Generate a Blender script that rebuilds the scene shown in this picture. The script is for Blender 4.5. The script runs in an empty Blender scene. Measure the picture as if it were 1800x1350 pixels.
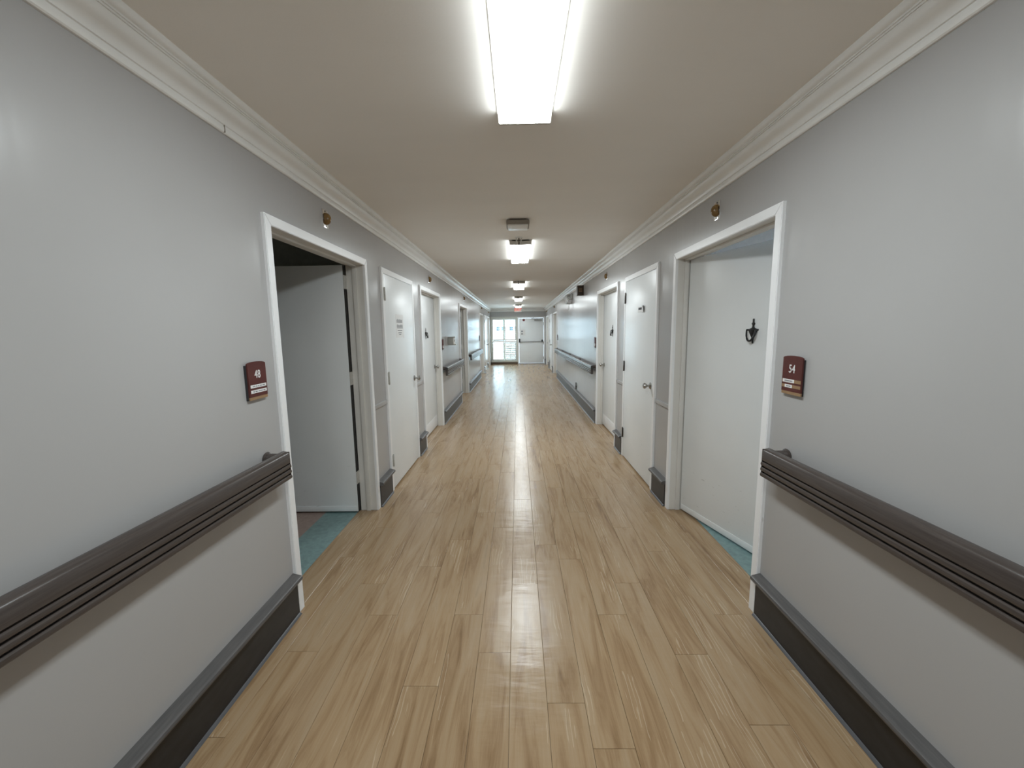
import bpy, bmesh, math, random
from mathutils import Vector, Matrix
random.seed(7)
SC = bpy.context.scene
COL = SC.collection
R = math.radians

# ------------------------------------------------------------------ camera, sky, exposure
cam = bpy.data.cameras.new('camera'); cam.sensor_fit = 'HORIZONTAL'; cam.sensor_width = 36.0
cam.lens = 36.0 * 711.06 / 1800.0; cam.clip_start = 0.02; cam.clip_end = 300
cam_o = bpy.data.objects.new('camera', cam); COL.objects.link(cam_o)
pit, yaw, rol = 0.1318, -0.0153, -0.0140
fw = Vector((math.sin(yaw)*math.cos(pit), math.cos(yaw)*math.cos(pit), -math.sin(pit)))
rt = Vector((math.cos(yaw), -math.sin(yaw), 0)); up = rt.cross(fw)
r2 = rt*math.cos(rol) + up*math.sin(rol); u2 = up*math.cos(rol) - rt*math.sin(rol)
M4 = Matrix((r2, u2, -fw)).transposed().to_4x4(); M4.translation = (0, 0, 1.5)
cam_o.matrix_world = M4
SC.camera = cam_o

SKY_STRENGTH = 10.0
LAMP_STRENGTH = 25.5
world = bpy.data.worlds.new('sky'); SC.world = world; world.use_nodes = True
bg = world.node_tree.nodes['Background']
bg.inputs['Color'].default_value = (0.62, 0.82, 1.0, 1); bg.inputs['Strength'].default_value = SKY_STRENGTH
SC.view_settings.view_transform = 'Standard'; SC.view_settings.look = 'None'
SC.view_settings.gamma = 1.0; SC.view_settings.use_curve_mapping = False
SC.view_settings.exposure = 0.62
try:
    SC.cycles.max_bounces = 8; SC.cycles.diffuse_bounces = 5; SC.cycles.glossy_bounces = 3
    SC.cycles.sample_clamp_indirect = 6.0
except Exception: pass

# ------------------------------------------------------------------ dimensions (metres)
XL, XR = -1.213, 1.246          # corridor wall faces
ZC = 2.457                      # ceiling
YB, YE = -3.2, 18.18            # back and far end of the corridor
WT = 0.13                       # wall thickness
ZT = 2.074                      # top of door casings
CW, CT = 0.05, 0.018            # casing width and thickness

# ------------------------------------------------------------------ materials
MATS = {}
def new_mat(name):
    m = bpy.data.materials.new(name); m.use_nodes = True
    MATS[name] = m
    nt = m.node_tree; b = nt.nodes['Principled BSDF']
    return m, nt, b
def nd(nt, typ, **kw):
    n = nt.nodes.new(typ)
    for k, v in kw.items():
        if k.startswith('i_'):
            key = k[2:]
            key = int(key) if key.isdigit() else key.replace('_', ' ')
            n.inputs[key].default_value = v
        else: setattr(n, k, v)
    return n
def bump(nt, b, height_socket, strength, dist=0.01):
    bp = nd(nt, 'ShaderNodeBump'); bp.inputs['Strength'].default_value = strength; bp.inputs['Distance'].default_value = dist
    nt.links.new(height_socket, bp.inputs['Height']); nt.links.new(bp.outputs['Normal'], b.inputs['Normal'])
    return bp
def mapped(nt, scale, coord='Object'):
    tc = nd(nt, 'ShaderNodeTexCoord'); mp = nd(nt, 'ShaderNodeMapping'); mp.inputs['Scale'].default_value = scale
    nt.links.new(tc.outputs[coord], mp.inputs['Vector']); return mp.outputs['Vector']
def world_mapped(nt, scale):
    g = nd(nt, 'ShaderNodeNewGeometry'); mp = nd(nt, 'ShaderNodeMapping'); mp.inputs['Scale'].default_value = scale
    nt.links.new(g.outputs['Position'], mp.inputs['Vector']); return mp.outputs['Vector']
def noise(nt, vec, scale, detail=4, rough=0.55, dist=0.0):
    n = nd(nt, 'ShaderNodeTexNoise'); n.inputs['Scale'].default_value = scale; n.inputs['Detail'].default_value = detail
    n.inputs['Roughness'].default_value = rough; n.inputs['Distortion'].default_value = dist
    nt.links.new(vec, n.inputs['Vector']); return n.outputs['Fac']
def ramp(nt, fac, stops):
    r = nd(nt, 'ShaderNodeValToRGB')
    while len(r.color_ramp.elements) < len(stops): r.color_ramp.elements.new(0.5)
    for e, (p, c) in zip(r.color_ramp.elements, stops): e.position = p; e.color = (*c, 1)
    nt.links.new(fac, r.inputs['Fac']); return r.outputs['Color']
def mix(nt, fac, a, b, blend='MIX'):
    m = nd(nt, 'ShaderNodeMix', data_type='RGBA', blend_type=blend)
    for s, v in ((m.inputs['Factor'], fac), (m.inputs['A'], a), (m.inputs['B'], b)):
        if hasattr(v, 'is_linked'): nt.links.new(v, s)
        elif isinstance(v, tuple): s.default_value = (*v, 1)
        else: s.default_value = v
    return m.outputs['Result']
def math_n(nt, op, a, b=None):
    m = nd(nt, 'ShaderNodeMath', operation=op)
    for i, v in enumerate((a, b)):
        if v is None: continue
        if hasattr(v, 'is_linked'): nt.links.new(v, m.inputs[i])
        else: m.inputs[i].default_value = v
    return m.outputs[0]
def simple(name, col, rough=0.5, metal=0.0, var=0.06, vscale=30, bumps=0.0, spec=0.5):
    m, nt, b = new_mat(name)
    v = mapped(nt, (1, 1, 1)); f = noise(nt, v, vscale)
    c1 = tuple(max(0, c*(1-var)) for c in col); c2 = tuple(min(1, c*(1+var)) for c in col)
    nt.links.new(ramp(nt, f, [(0.3, c1), (0.7, c2)]), b.inputs['Base Color'])
    b.inputs['Roughness'].default_value = rough; b.inputs['Metallic'].default_value = metal
    b.inputs['Specular IOR Level'].default_value = spec
    if bumps: bump(nt, b, f, bumps, 0.002)
    return m

# wall paint: grey satin paint, roller texture and long shallow vertical waviness
m, nt, b = new_mat('wall_paint')
v = world_mapped(nt, (1, 1, 1)); big = noise(nt, v, 1.3, 3); fine = noise(nt, v, 260, 2)
streak = noise(nt, world_mapped(nt, (3.5, 3.5, 0.22)), 1.6, 3)
nt.links.new(ramp(nt, big, [(0.3, (0.425, 0.42, 0.418)), (0.7, (0.445, 0.44, 0.44))]), b.inputs['Base Color'])
b.inputs['Roughness'].default_value = 0.24; b.inputs['Specular IOR Level'].default_value = 0.5
h = math_n(nt, 'ADD', math_n(nt, 'MULTIPLY', fine, 0.010), math_n(nt, 'MULTIPLY', streak, 0.55))
bump(nt, b, h, 0.35, 0.012)
# end wall keeps the same paint
m, nt, b = new_mat('ceiling_paint')
v = world_mapped(nt, (1, 1, 1)); f = noise(nt, v, 120, 4); big = noise(nt, world_mapped(nt, (0.6, 2.2, 1)), 1.2, 4)
nt.links.new(ramp(nt, big, [(0.3, (0.86, 0.83, 0.785)), (0.7, (0.89, 0.86, 0.815))]), b.inputs['Base Color'])
b.inputs['Roughness'].default_value = 0.6
bump(nt, b, math_n(nt, 'ADD', math_n(nt, 'MULTIPLY', f, 0.06), math_n(nt, 'MULTIPLY', big, 0.6)), 0.4, 0.01)
# white trim enamel with scuffs
m, nt, b = new_mat('white_enamel')
v = world_mapped(nt, (1, 1, 1)); f = noise(nt, v, 3, 4); d = noise(nt, world_mapped(nt, (9, 9, 1.5)), 6, 5)
c = ramp(nt, f, [(0.3, (0.90, 0.91, 0.925)), (0.7, (0.92, 0.93, 0.945))])
nt.links.new(mix(nt, math_n(nt, 'MULTIPLY', math_n(nt, 'GREATER_THAN', d, 0.73), 0.35), c, (0.45, 0.42, 0.38)), b.inputs['Base Color'])
b.inputs['Roughness'].default_value = 0.32
simple('jamb_enamel', (0.74, 0.725, 0.69), 0.4, var=0.04, vscale=4)
simple('crown_white', (0.84, 0.84, 0.825), 0.3, var=0.03, vscale=5)
# door leaf: grey-white enamel, brushed texture, dark heel scuffs near the floor
m, nt, b = new_mat('door_enamel')
v = mapped(nt, (1, 1, 1)); f = noise(nt, v, 2.5, 3); br = noise(nt, mapped(nt, (1, 40, 14)), 6, 3)
sc = noise(nt, mapped(nt, (3, 5, 60)), 2.2, 3, 0.7, 0.6)
sep = nd(nt, 'ShaderNodeSeparateXYZ'); nt.links.new(mapped(nt, (1, 1, 1)), sep.inputs[0])
low = math_n(nt, 'MULTIPLY', math_n(nt, 'LESS_THAN', sep.outputs['Z'], 0.42), math_n(nt, 'GREATER_THAN', sc, 0.69))
c = ramp(nt, f, [(0.3, (0.83, 0.86, 0.875)), (0.7, (0.86, 0.89, 0.905))])
nt.links.new(mix(nt, math_n(nt, 'MULTIPLY', low, 0.45), c, (0.30, 0.29, 0.27)), b.inputs['Base Color'])
b.inputs['Roughness'].default_value = 0.30
bump(nt, b, br, 0.08, 0.004)
# handrail: dark brown wood-look
m, nt, b = new_mat('rail_wood')
g = noise(nt, mapped(nt, (30, 1.4, 30)), 4, 6, 0.6, 0.4)
nt.links.new(ramp(nt, g, [(0.25, (0.050, 0.040, 0.036)), (0.5, (0.064, 0.052, 0.047)), (0.75, (0.080, 0.066, 0.060))]), b.inputs['Base Color'])
b.inputs['Roughness'].default_value = 0.26; bump(nt, b, g, 0.04, 0.002)
m, nt, b = new_mat('cap_grey')
g = noise(nt, mapped(nt, (20, 1.5, 20)), 5, 6)
nt.links.new(ramp(nt, g, [(0.3, (0.075, 0.074, 0.075)), (0.7, (0.118, 0.113, 0.112))]), b.inputs['Base Color'])
b.inputs['Roughness'].default_value = 0.36
m, nt, b = new_mat('base_black')
g = noise(nt, mapped(nt, (4, 4, 12)), 3, 6); g2 = noise(nt, mapped(nt, (2, 5, 30)), 8, 4)
c = ramp(nt, g, [(0.3, (0.011, 0.012, 0.0145)), (0.7, (0.022, 0.0235, 0.027))])
nt.links.new(mix(nt, math_n(nt, 'MULTIPLY', math_n(nt, 'GREATER_THAN', g2, 0.7), 0.2), c, (0.1, 0.1, 0.1)), b.inputs['Base Color'])
b.inputs['Roughness'].default_value = 0.36
simple('rail_end', (0.016, 0.014, 0.013), 0.45)
simple('toe_bead', (0.09, 0.092, 0.10), 0.35)
# vinyl oak planks
m, nt, b = new_mat('oak_plank')
oi = nd(nt, 'ShaderNodeObjectInfo'); tc = nd(nt, 'ShaderNodeTexCoord')
rnd = oi.outputs['Random']
comb = nd(nt, 'ShaderNodeCombineXYZ')
nt.links.new(math_n(nt, 'MULTIPLY', rnd, 37.0), comb.inputs[0]); nt.links.new(math_n(nt, 'MULTIPLY', rnd, 91.0), comb.inputs[1])
nt.links.new(math_n(nt, 'MULTIPLY', rnd, 13.0), comb.inputs[2])
addv = nd(nt, 'ShaderNodeVectorMath', operation='ADD'); nt.links.new(tc.outputs['Object'], addv.inputs[0]); nt.links.new(comb.outputs[0], addv.inputs[1])
def pm(scale):
    mp = nd(nt, 'ShaderNodeMapping'); mp.inputs['Scale'].default_value = scale; nt.links.new(addv.outputs[0], mp.inputs['Vector']); return mp.outputs['Vector']
broad = noise(nt, pm((11, 1.1, 1)), 1.5, 5, 0.62, 0.8)
grain = noise(nt, pm((60, 1.6, 1)), 2.0, 6, 0.65, 0.3)
wv = nd(nt, 'ShaderNodeTexWave', wave_type='BANDS', bands_direction='X'); wv.inputs['Scale'].default_value = 5.5
wv.inputs['Distortion'].default_value = 9.0; wv.inputs['Detail'].default_value = 3; wv.inputs['Detail Scale'].default_value = 1.2
nt.links.new(pm((3.2, 0.55, 1)), wv.inputs['Vector'])
knot = noise(nt, pm((7, 1.3, 1)), 1.1, 2)
base = ramp(nt, broad, [(0.26, (0.225, 0.14, 0.072)), (0.38, (0.34, 0.225, 0.122)), (0.50, (0.44, 0.315, 0.185)), (0.64, (0.475, 0.36, 0.23)), (0.80, (0.33, 0.25, 0.16))])
base = mix(nt, math_n(nt, 'MULTIPLY', math_n(nt, 'SUBTRACT', 1.0, grain), 0.42), base, (0.24, 0.16, 0.085))
lime = math_n(nt, 'MULTIPLY', math_n(nt, 'GREATER_THAN', wv.outputs['Fac'], 0.90), math_n(nt, 'MULTIPLY', math_n(nt, 'GREATER_THAN', knot, 0.60), grain))
base = mix(nt, math_n(nt, 'MULTIPLY', lime, 0.5), base, (0.76, 0.67, 0.52))
tint = ramp(nt, rnd, [(0.0, (0.94, 0.91, 0.895)), (0.5, (0.985, 0.95, 0.93)), (1.0, (1.0, 0.975, 0.97))])
base = mix(nt, 1.0, base, tint, 'MULTIPLY')
nt.links.new(base, b.inputs['Base Color'])
wl = world_mapped(nt, (1, 1, 1))
rip = noise(nt, world_mapped(nt, (2.2, 3.2, 1)), 1.5, 2, 0.5)
rip2 = noise(nt, world_mapped(nt, (2.4, 9, 1)), 1.8, 3, 0.5)
rgh = nd(nt, 'ShaderNodeMapRange'); rgh.inputs['To Min'].default_value = 0.20; rgh.inputs['To Max'].default_value = 0.31
nt.links.new(grain, rgh.inputs['Value']); nt.links.new(rgh.outputs[0], b.inputs['Roughness'])
hh = math_n(nt, 'ADD', math_n(nt, 'MULTIPLY', rip, 1.0), math_n(nt, 'ADD', math_n(nt, 'MULTIPLY', rip2, 0.55), math_n(nt, 'MULTIPLY', grain, 0.012)))
bump(nt, b, hh, 0.30, 0.012)
b.inputs['Specular IOR Level'].default_value = 0.5
simple('subfloor', (0.10, 0.07, 0.045), 0.8)
simple('teal_vinyl', (0.21, 0.32, 0.32), 0.4, var=0.18, vscale=25)
simple('rose_vinyl', (0.36, 0.27, 0.235), 0.45, var=0.1, vscale=30)
simple('room_paint', (0.52, 0.54, 0.51), 0.7)
simple('room_paint_warm', (0.52, 0.46, 0.42), 0.7)
simple('steel', (0.42, 0.41, 0.39), 0.28, 1.0)
simple('dark_steel', (0.17, 0.16, 0.15), 0.3, 1.0)
simple('painted_hinge', (0.50, 0.49, 0.46), 0.35, var=0.12, vscale=60)
simple('chrome', (0.8, 0.8, 0.8), 0.12, 1.0, var=0.02)
simple('black_iron', (0.012, 0.012, 0.013), 0.4)
simple('edge_dark', (0.016, 0.015, 0.014), 0.7)
simple('maroon', (0.085, 0.014, 0.011), 0.42, var=0.15, vscale=20)
simple('plaque_tan', (0.30, 0.19, 0.10), 0.5)
simple('white_card', (0.82, 0.82, 0.82), 0.5, var=0.02)
simple('ink', (0.03, 0.03, 0.035), 0.6)
simple('ink_grey', (0.22, 0.23, 0.25), 0.6)
simple('white_plastic', (0.78, 0.78, 0.76), 0.38, var=0.02)
simple('beige_plastic', (0.33, 0.30, 0.26), 0.5)
simple('grey_plastic', (0.33, 0.33, 0.31), 0.45)
simple('brown_plastic', (0.045, 0.03, 0.018), 0.4)
simple('bell_red', (0.16, 0.012, 0.012), 0.4)
simple('fixture_white', (0.62, 0.60, 0.56), 0.45, var=0.03)
simple('brown_sill', (0.11, 0.075, 0.05), 0.5)
simple('shutter_cream', (0.60, 0.60, 0.54), 0.45, var=0.03)
simple('concrete', (0.52, 0.52, 0.50), 0.9, var=0.1, vscale=8)
simple('siding', (0.75, 0.75, 0.74), 0.8)
simple('dark_pane', (0.03, 0.05, 0.07), 0.1)
simple('bark', (0.10, 0.07, 0.05), 0.9)
simple('leaf_green', (0.05, 0.09, 0.04), 0.6, var=0.4, vscale=8)
m, nt, b = new_mat('amber_lens')
f = noise(nt, mapped(nt, (1, 1, 1)), 40)
nt.links.new(ramp(nt, f, [(0.3, (0.16, 0.09, 0.028)), (0.7, (0.23, 0.135, 0.045))]), b.inputs['Base Color'])
b.inputs['Roughness'].default_value = 0.25
m, nt, b = new_mat('window_glass')
tr = nd(nt, 'ShaderNodeBsdfTransparent'); tr.inputs['Color'].default_value = (0.95, 0.98, 0.98, 1)
b.inputs['Base Color'].default_value = (0.9, 0.95, 1, 1); b.inputs['Roughness'].default_value = 0.02
ms = nd(nt, 'ShaderNodeMixShader'); ms.inputs[0].default_value = 0.06
nt.links.new(tr.outputs[0], ms.inputs[1]); nt.links.new(b.outputs[0], ms.inputs[2]); nt.links.new(ms.outputs[0], nt.nodes['Material Output'].inputs['Surface'])
# fluorescent wrap lens: two tubes behind a prismatic sheet
m, nt, b = new_mat('lamp_lens')
sep = nd(nt, 'ShaderNodeSeparateXYZ'); nt.links.new(mapped(nt, (1, 1, 1)), sep.inputs[0])
ax = math_n(nt, 'ABSOLUTE', sep.outputs['X'])
mid = nd(nt, 'ShaderNodeMapRange'); mid.inputs['From Min'].default_value = 0.0; mid.inputs['From Max'].default_value = 0.026
mid.inputs['To Min'].default_value = 0.16; mid.inputs['To Max'].default_value = 1.0; nt.links.new(ax, mid.inputs['Value'])
b.inputs['Base Color'].default_value = (0.8, 0.8, 0.8, 1)
b.inputs['Emission Color'].default_value = (0.905, 0.98, 1.0, 1)
side = math_n(nt, 'ADD', 1.0, math_n(nt, 'MULTIPLY', math_n(nt, 'GREATER_THAN', ax, 0.1095), -0.78))
nt.links.new(math_n(nt, 'MULTIPLY', math_n(nt, 'MULTIPLY', mid.outputs[0], side), LAMP_STRENGTH), b.inputs['Emission Strength'])
m, nt, b = new_mat('exit_red')
b.inputs['Base Color'].default_value = (0.6, 0.05, 0.04, 1); b.inputs['Emission Color'].default_value = (1, 0.13, 0.08, 1); b.inputs['Emission Strength'].default_value = 0.55
f = noise(nt, mapped(nt, (1, 1, 1)), 40); nt.links.new(ramp(nt, f, [(0, (0.55, 0.05, 0.04)), (1, (0.6, 0.06, 0.05))]), b.inputs['Base Color'])

# ------------------------------------------------------------------ mesh helpers
def nb(): return bmesh.new()
def add_box(bm, x0, x1, y0, y1, z0, z1, bev=0.0, seg=2):
    x0, x1 = min(x0, x1), max(x0, x1); y0, y1 = min(y0, y1), max(y0, y1); z0, z1 = min(z0, z1), max(z0, z1)
    vs = [bm.verts.new((x, y, z)) for x in (x0, x1) for y in (y0, y1) for z in (z0, z1)]
    fs = [bm.faces.new([vs[i] for i in q]) for q in ((0,1,3,2),(4,6,7,5),(0,4,5,1),(2,3,7,6),(0,2,6,4),(1,5,7,3))]
    if bev > 0:
        es = list({e for f in fs for e in f.edges})
        bmesh.ops.bevel(bm, geom=es, offset=bev, segments=seg, affect='EDGES', profile=0.6)
    return bm
def bx(*a, **k): return add_box(nb(), *a, **k)
def prism(bm, pts, axis, a0, a1):
    """extrude a closed 2-D outline along an axis. axis 'y': pts=(x,z); 'x': pts=(y,z); 'z': pts=(x,y)"""
    def P(p, t):
        return {'y': (p[0], t, p[1]), 'x': (t, p[0], p[1]), 'z': (p[0], p[1], t)}[axis]
    A = [bm.verts.new(P(p, a0)) for p in pts]; B = [bm.verts.new(P(p, a1)) for p in pts]
    n = len(pts)
    bm.faces.new(A); bm.faces.new(B[::-1])
    for i in range(n): bm.faces.new((A[i], A[(i+1) % n], B[(i+1) % n], B[i]))
    return bm
def frame_of(d):
    d = Vector(d).normalized(); t = Vector((0, 0, 1)) if abs(d.z) < 0.9 else Vector((1, 0, 0))
    a = d.cross(t).normalized(); return d, a, d.cross(a).normalized()
def lathe(bm, prof, origin, direction, n=16, flat=None):
    """prof: (along, radius) list round an axis"""
    d, a, c = frame_of(direction); o = Vector(origin); rings = []
    for t, r in prof:
        if r < 1e-6: rings.append([bm.verts.new(o + d*t)])
        else: rings.append([bm.verts.new(o + d*t + (a*math.cos(k*2*math.pi/n) + c*math.sin(k*2*math.pi/n))*r) for k in range(n)])
    for p, q in zip(rings, rings[1:]):
        for k in range(n):
            k2 = (k+1) % n
            if len(p) == 1 and len(q) == 1: continue
            if len(p) == 1: bm.faces.new((p[0], q[k], q[k2]))
            elif len(q) == 1: bm.faces.new((p[k], q[0], p[k2]))
            else: bm.faces.new((p[k], q[k], q[k2], p[k2]))
    for ring, s in ((rings[0], 1), (rings[-1], -1)):
        if len(ring) > 1: bm.faces.new(ring[::s])
    return bm
def tube(bm, pts, r, n=8):
    pts = [Vector(p) for p in pts]; rings = []
    for i, p in enumerate(pts):
        d = (pts[min(i+1, len(pts)-1)] - pts[max(i-1, 0)])
        dd, a, c = frame_of(d); rr = r[i] if isinstance(r, (list, tuple)) else r
        rings.append([bm.verts.new(p + (a*math.cos(k*2*math.pi/n) + c*math.sin(k*2*math.pi/n))*rr) for k in range(n)])
    for p, q in zip(rings, rings[1:]):
        for k in range(n): bm.faces.new((p[k], p[(k+1) % n], q[(k+1) % n], q[k]))
    bm.faces.new(rings[0][::-1]); bm.faces.new(rings[-1]); return bm
def mirror(bm, s):
    if s < 0:
        for v in bm.verts: v.co.x = -v.co.x
    return bm
def obj(name, bm, mat, parent=None, smooth=True, loc=None):
    bmesh.ops.recalc_face_normals(bm, faces=bm.faces[:])
    me = bpy.data.meshes.new(name); bm.to_mesh(me); bm.free()
    me.materials.append(MATS[mat])
    if smooth:
        me.shade_smooth(); me.set_sharp_from_angle(angle=R(32))
    o = bpy.data.objects.new(name, me); COL.objects.link(o)
    if parent: o.parent = parent
    if loc: o.location = loc
    return o
def tag(o, label, cat, group=None, kind=None):
    o['label'] = label; o['category'] = cat
    if group: o['group'] = group
    if kind: o['kind'] = kind
    return o
def thing(name, label, cat, loc=(0, 0, 0), group=None, kind=None):
    o = bpy.data.objects.new(name, None); COL.objects.link(o); o.location = loc; o.empty_display_size = 0.1
    return tag(o, label, cat, group, kind)
def text_mesh(body, size, depth=0.001, xs=1.0):
    cu = bpy.data.curves.new('lettering', 'FONT'); cu.body = body; cu.size = size; cu.extrude = depth
    cu.align_x = 'CENTER'; cu.align_y = 'CENTER'; cu.offset = size*0.004; cu.space_character = 1.06
    o = bpy.data.objects.new('lettering_tmp', cu); COL.objects.link(o)
    dg = bpy.context.evaluated_depsgraph_get(); dg.update()
    me = bpy.data.meshes.new_from_object(o.evaluated_get(dg))
    bm = nb(); bm.from_mesh(me); bpy.data.objects.remove(o); bpy.data.meshes.remove(me)
    for v in bm.verts: v.co.x *= xs
    return bm

# ------------------------------------------------------------------ floor with planks
PW, PL = 0.1524, 1.219
floor = tag(obj('floor', bx(XL-0.16, XR+0.16, YB, YE+0.1, -0.05, -0.005), 'subfloor'), 'light oak plank floor running the length of the corridor', 'floor', kind='structure')
ENDS = {0: 2.238, 4: 2.24, -6: 2.244, -5: 1.974, -2: 1.975, 3: 1.972, -1: 1.716, -3: 1.537, 1: 1.458, 2: 1.278, 6: 1.367, -7: 1.727, -8: 1.317, 5: 1.705, 7: 1.969, -4: 2.42, 8: 1.62}
PM = {}
def plank_mesh(w, l):
    key = (round(w, 3), round(l, 3))
    if key not in PM:
        g = 0.0006; bm = nb(); b_ = 0.0012
        x0, x1, y0, y1 = -w/2+g, w/2-g, -l/2+g, l/2-g
        lo = [bm.verts.new(p) for p in ((x0, y0, -0.005), (x1, y0, -0.005), (x1, y1, -0.005), (x0, y1, -0.005))]
        md = [bm.verts.new((v.co.x, v.co.y, -0.0008)) for v in lo]
        hi = [bm.verts.new((v.co.x + (b_ if v.co.x < 0 else -b_), v.co.y + (b_ if v.co.y < 0 else -b_), 0.0)) for v in lo]
        for A, B in ((lo, md), (md, hi)):
            for i in range(4): bm.faces.new((A[i], A[(i+1) % 4], B[(i+1) % 4], B[i]))
        bm.faces.new(hi)
        bmesh.ops.recalc_face_normals(bm, faces=bm.faces[:])
        me = bpy.data.meshes.new('plank'); bm.to_mesh(me); bm.free(); me.materials.append(MATS['oak_plank']); PM[key] = me
    return PM[key]
def plank(x0, x1, y0, y1):
    o = bpy.data.objects.new('plank', plank_mesh(x1-x0, y1-y0)); COL.objects.link(o)
    o.location = ((x0+x1)/2, (y0+y1)/2, 0); o.parent = floor
rear = nb()
for k in range(-8, 9):
    cx = 0.026 + k*PW; x0, x1 = max(cx-PW/2, XL), min(cx+PW/2, XR)
    y = ENDS[k]
    while y > YB: y -= PL
    while y < YE:
        a, c = max(y, YB), min(y+PL, YE)
        if c - a > 0.03:
            if c > 0.8: plank(x0, x1, a, c)
            else: add_box(rear, x0+0.0006, x1-0.0006, a+0.0006, c-0.0006, -0.005, 0.0)
        y += PL
rp = obj('plank', rear, 'oak_plank', floor); rp['kind'] = 'stuff'

# ------------------------------------------------------------------ walls, ceiling, rooms behind open doors, light-blocking shells behind closed ones
# (side, y0, y1, kind, hinge side, opening angle)
LEFT = [(1.992, 3.308, 'room', 'far', 90), (3.650, 4.735, 'closet', 'near', 0), (5.085, 6.393, 'room', 'near', 0),
        (8.50, 9.815, 'room', 'far', 90), (13.06, 14.37, 'room', 'far', 0), (14.76, 15.85, 'closet', 'near', 0), (16.30, 17.62, 'room', 'near', 0)]
RIGHT = [(1.974, 3.280, 'room', 'far', 16.5), (3.630, 4.733, 'closet', 'far', 0), (5.062, 6.368, 'room', 'near', 0),
         (12.80, 14.11, 'room', 'far', 0), (14.50, 15.62, 'closet', 'far', 0), (16.30, 17.62, 'room', 'near', 0)]
def side_wall(name, s, doors, label):
    bm = nb(); wx = XL if s > 0 else XR
    y = YB
    for (a, c, *_ ) in doors:
        oa, oc = a + CW - 0.018, c - CW + 0.018
        add_box(bm, wx, wx - s*WT, y, oa, -0.05, ZC + 0.05)
        add_box(bm, wx, wx - s*WT, oa, oc, ZT - CW + 0.018, ZC + 0.05)
        y = oc
    add_box(bm, wx, wx - s*WT, y, YE + 0.15, -0.05, ZC + 0.05)
    return tag(obj(name, bm, 'wall_paint', smooth=False), label, 'wall', kind='structure')
side_wall('wall_left', 1, LEFT, 'grey painted left corridor wall with a row of doorways')
side_wall('wall_right', -1, RIGHT, 'grey painted right corridor wall with a row of doorways')
tag(obj('ceiling', bx(XL-WT, XR+WT, YB-0.1, YE+0.15, ZC, ZC+0.1), 'ceiling_paint', smooth=False), 'plain beige painted ceiling above the corridor', 'ceiling', kind='structure')
tag(obj('wall_back', bx(XL-WT, XR+WT, YB-0.13, YB, -0.05, ZC+0.05), 'wall_paint', smooth=False), 'grey wall closing the near end of the corridor', 'wall', kind='structure')
# far end wall with openings for window (left) and exit door (right)
WX0, WX1, WZ0, WZ1 = -1.165, -0.035, 0.125, 2.075
DX0, DX1, DZ1 = 0.045, 1.185, 2.055
bm = nb()
add_box(bm, XL-WT, WX0, YE, YE+0.15, -0.05, ZC+0.05); add_box(bm, WX1, DX0, YE, YE+0.15, -0.05, ZC+0.05); add_box(bm, DX1, XR+WT, YE, YE+0.15, -0.05, ZC+0.05)
add_box(bm, WX0, WX1, YE, YE+0.15, WZ1, ZC+0.05); add_box(bm, WX0, WX1, YE, YE+0.15, -0.05, WZ0); add_box(bm, DX0, DX1, YE, YE+0.15, DZ1, ZC+0.05)
tag(obj('wall_end', bm, 'wall_paint', smooth=False), 'grey wall at the far end holding window and exit door', 'wall', kind='structure')

def room(s, y0, y1, depth, paint, word, win=False):
    wx = (XL if s > 0 else XR) - s*WT; fx = wx - s*depth
    bm = nb(); t = 0.04
    if win:
        a, c, za, zb = 1.6, 2.9, 1.0, 2.1
        add_box(bm, fx, fx - s*t, y0-t, a, -0.05, ZC); add_box(bm, fx, fx - s*t, c, y1+t, -0.05, ZC)
        add_box(bm, fx, fx - s*t, a, c, -0.05, za); add_box(bm, fx, fx - s*t, a, c, zb, ZC)
        w = thing('window_2', f'daylit window inside the {word}', 'window', (fx - s*t/2, (a+c)/2, za), kind='structure'); h = (c-a)/2
        for q in ((-h, -h+0.05, 0, zb-za), (h-0.05, h, 0, zb-za), (-h+0.05, h-0.05, 0, 0.05), (-h+0.05, h-0.05, zb-za-0.05, zb-za), (-0.025, 0.025, 0.05, zb-za-0.05)):
            obj('window_frame', bx(-0.03, 0.03, *q), 'white_enamel', w)
        for q in ((-h+0.05, -0.025), (0.025, h-0.05)): obj('pane', bx(-0.003, 0.003, *q, 0.05, zb-za-0.05), 'window_glass', w)
    else:
        add_box(bm, fx, fx - s*t, y0-t, y1+t, -0.05, ZC)
    add_box(bm, wx, fx, y0-t, y0, -0.05, ZC); add_box(bm, wx, fx, y1, y1+t, -0.05, ZC)
    tag(obj('wall_room', bm, paint, smooth=False), f'dim inner walls of the {word}', 'wall', kind='structure')
    tag(obj('ceiling_room', bx(wx, fx, y0, y1, ZC, ZC+0.08), paint, smooth=False), f'ceiling of the {word}', 'ceiling', kind='structure')
    f = tag(obj('floor_room', bx(wx - s*0.29, fx, y0, y1, -0.05, 0.0), 'rose_vinyl', smooth=False), f'rose vinyl floor with teal border in the {word}', 'floor', kind='structure')
    obj('border_strip', bx(wx - s*0.02, wx - s*0.29, y0, y1, -0.05, 0.0), 'teal_vinyl', f, smooth=False)
room(1, 0.6, 3.55, 3.2, 'room_paint', 'room with the wide open door')
room(-1, 0.6, 3.55, 3.0, 'room_paint_warm', 'room with the slightly open door', True)
room(1, 7.8, 10.6, 2.5, 'room_paint', 'room behind the open doorway between the handrails')
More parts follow.
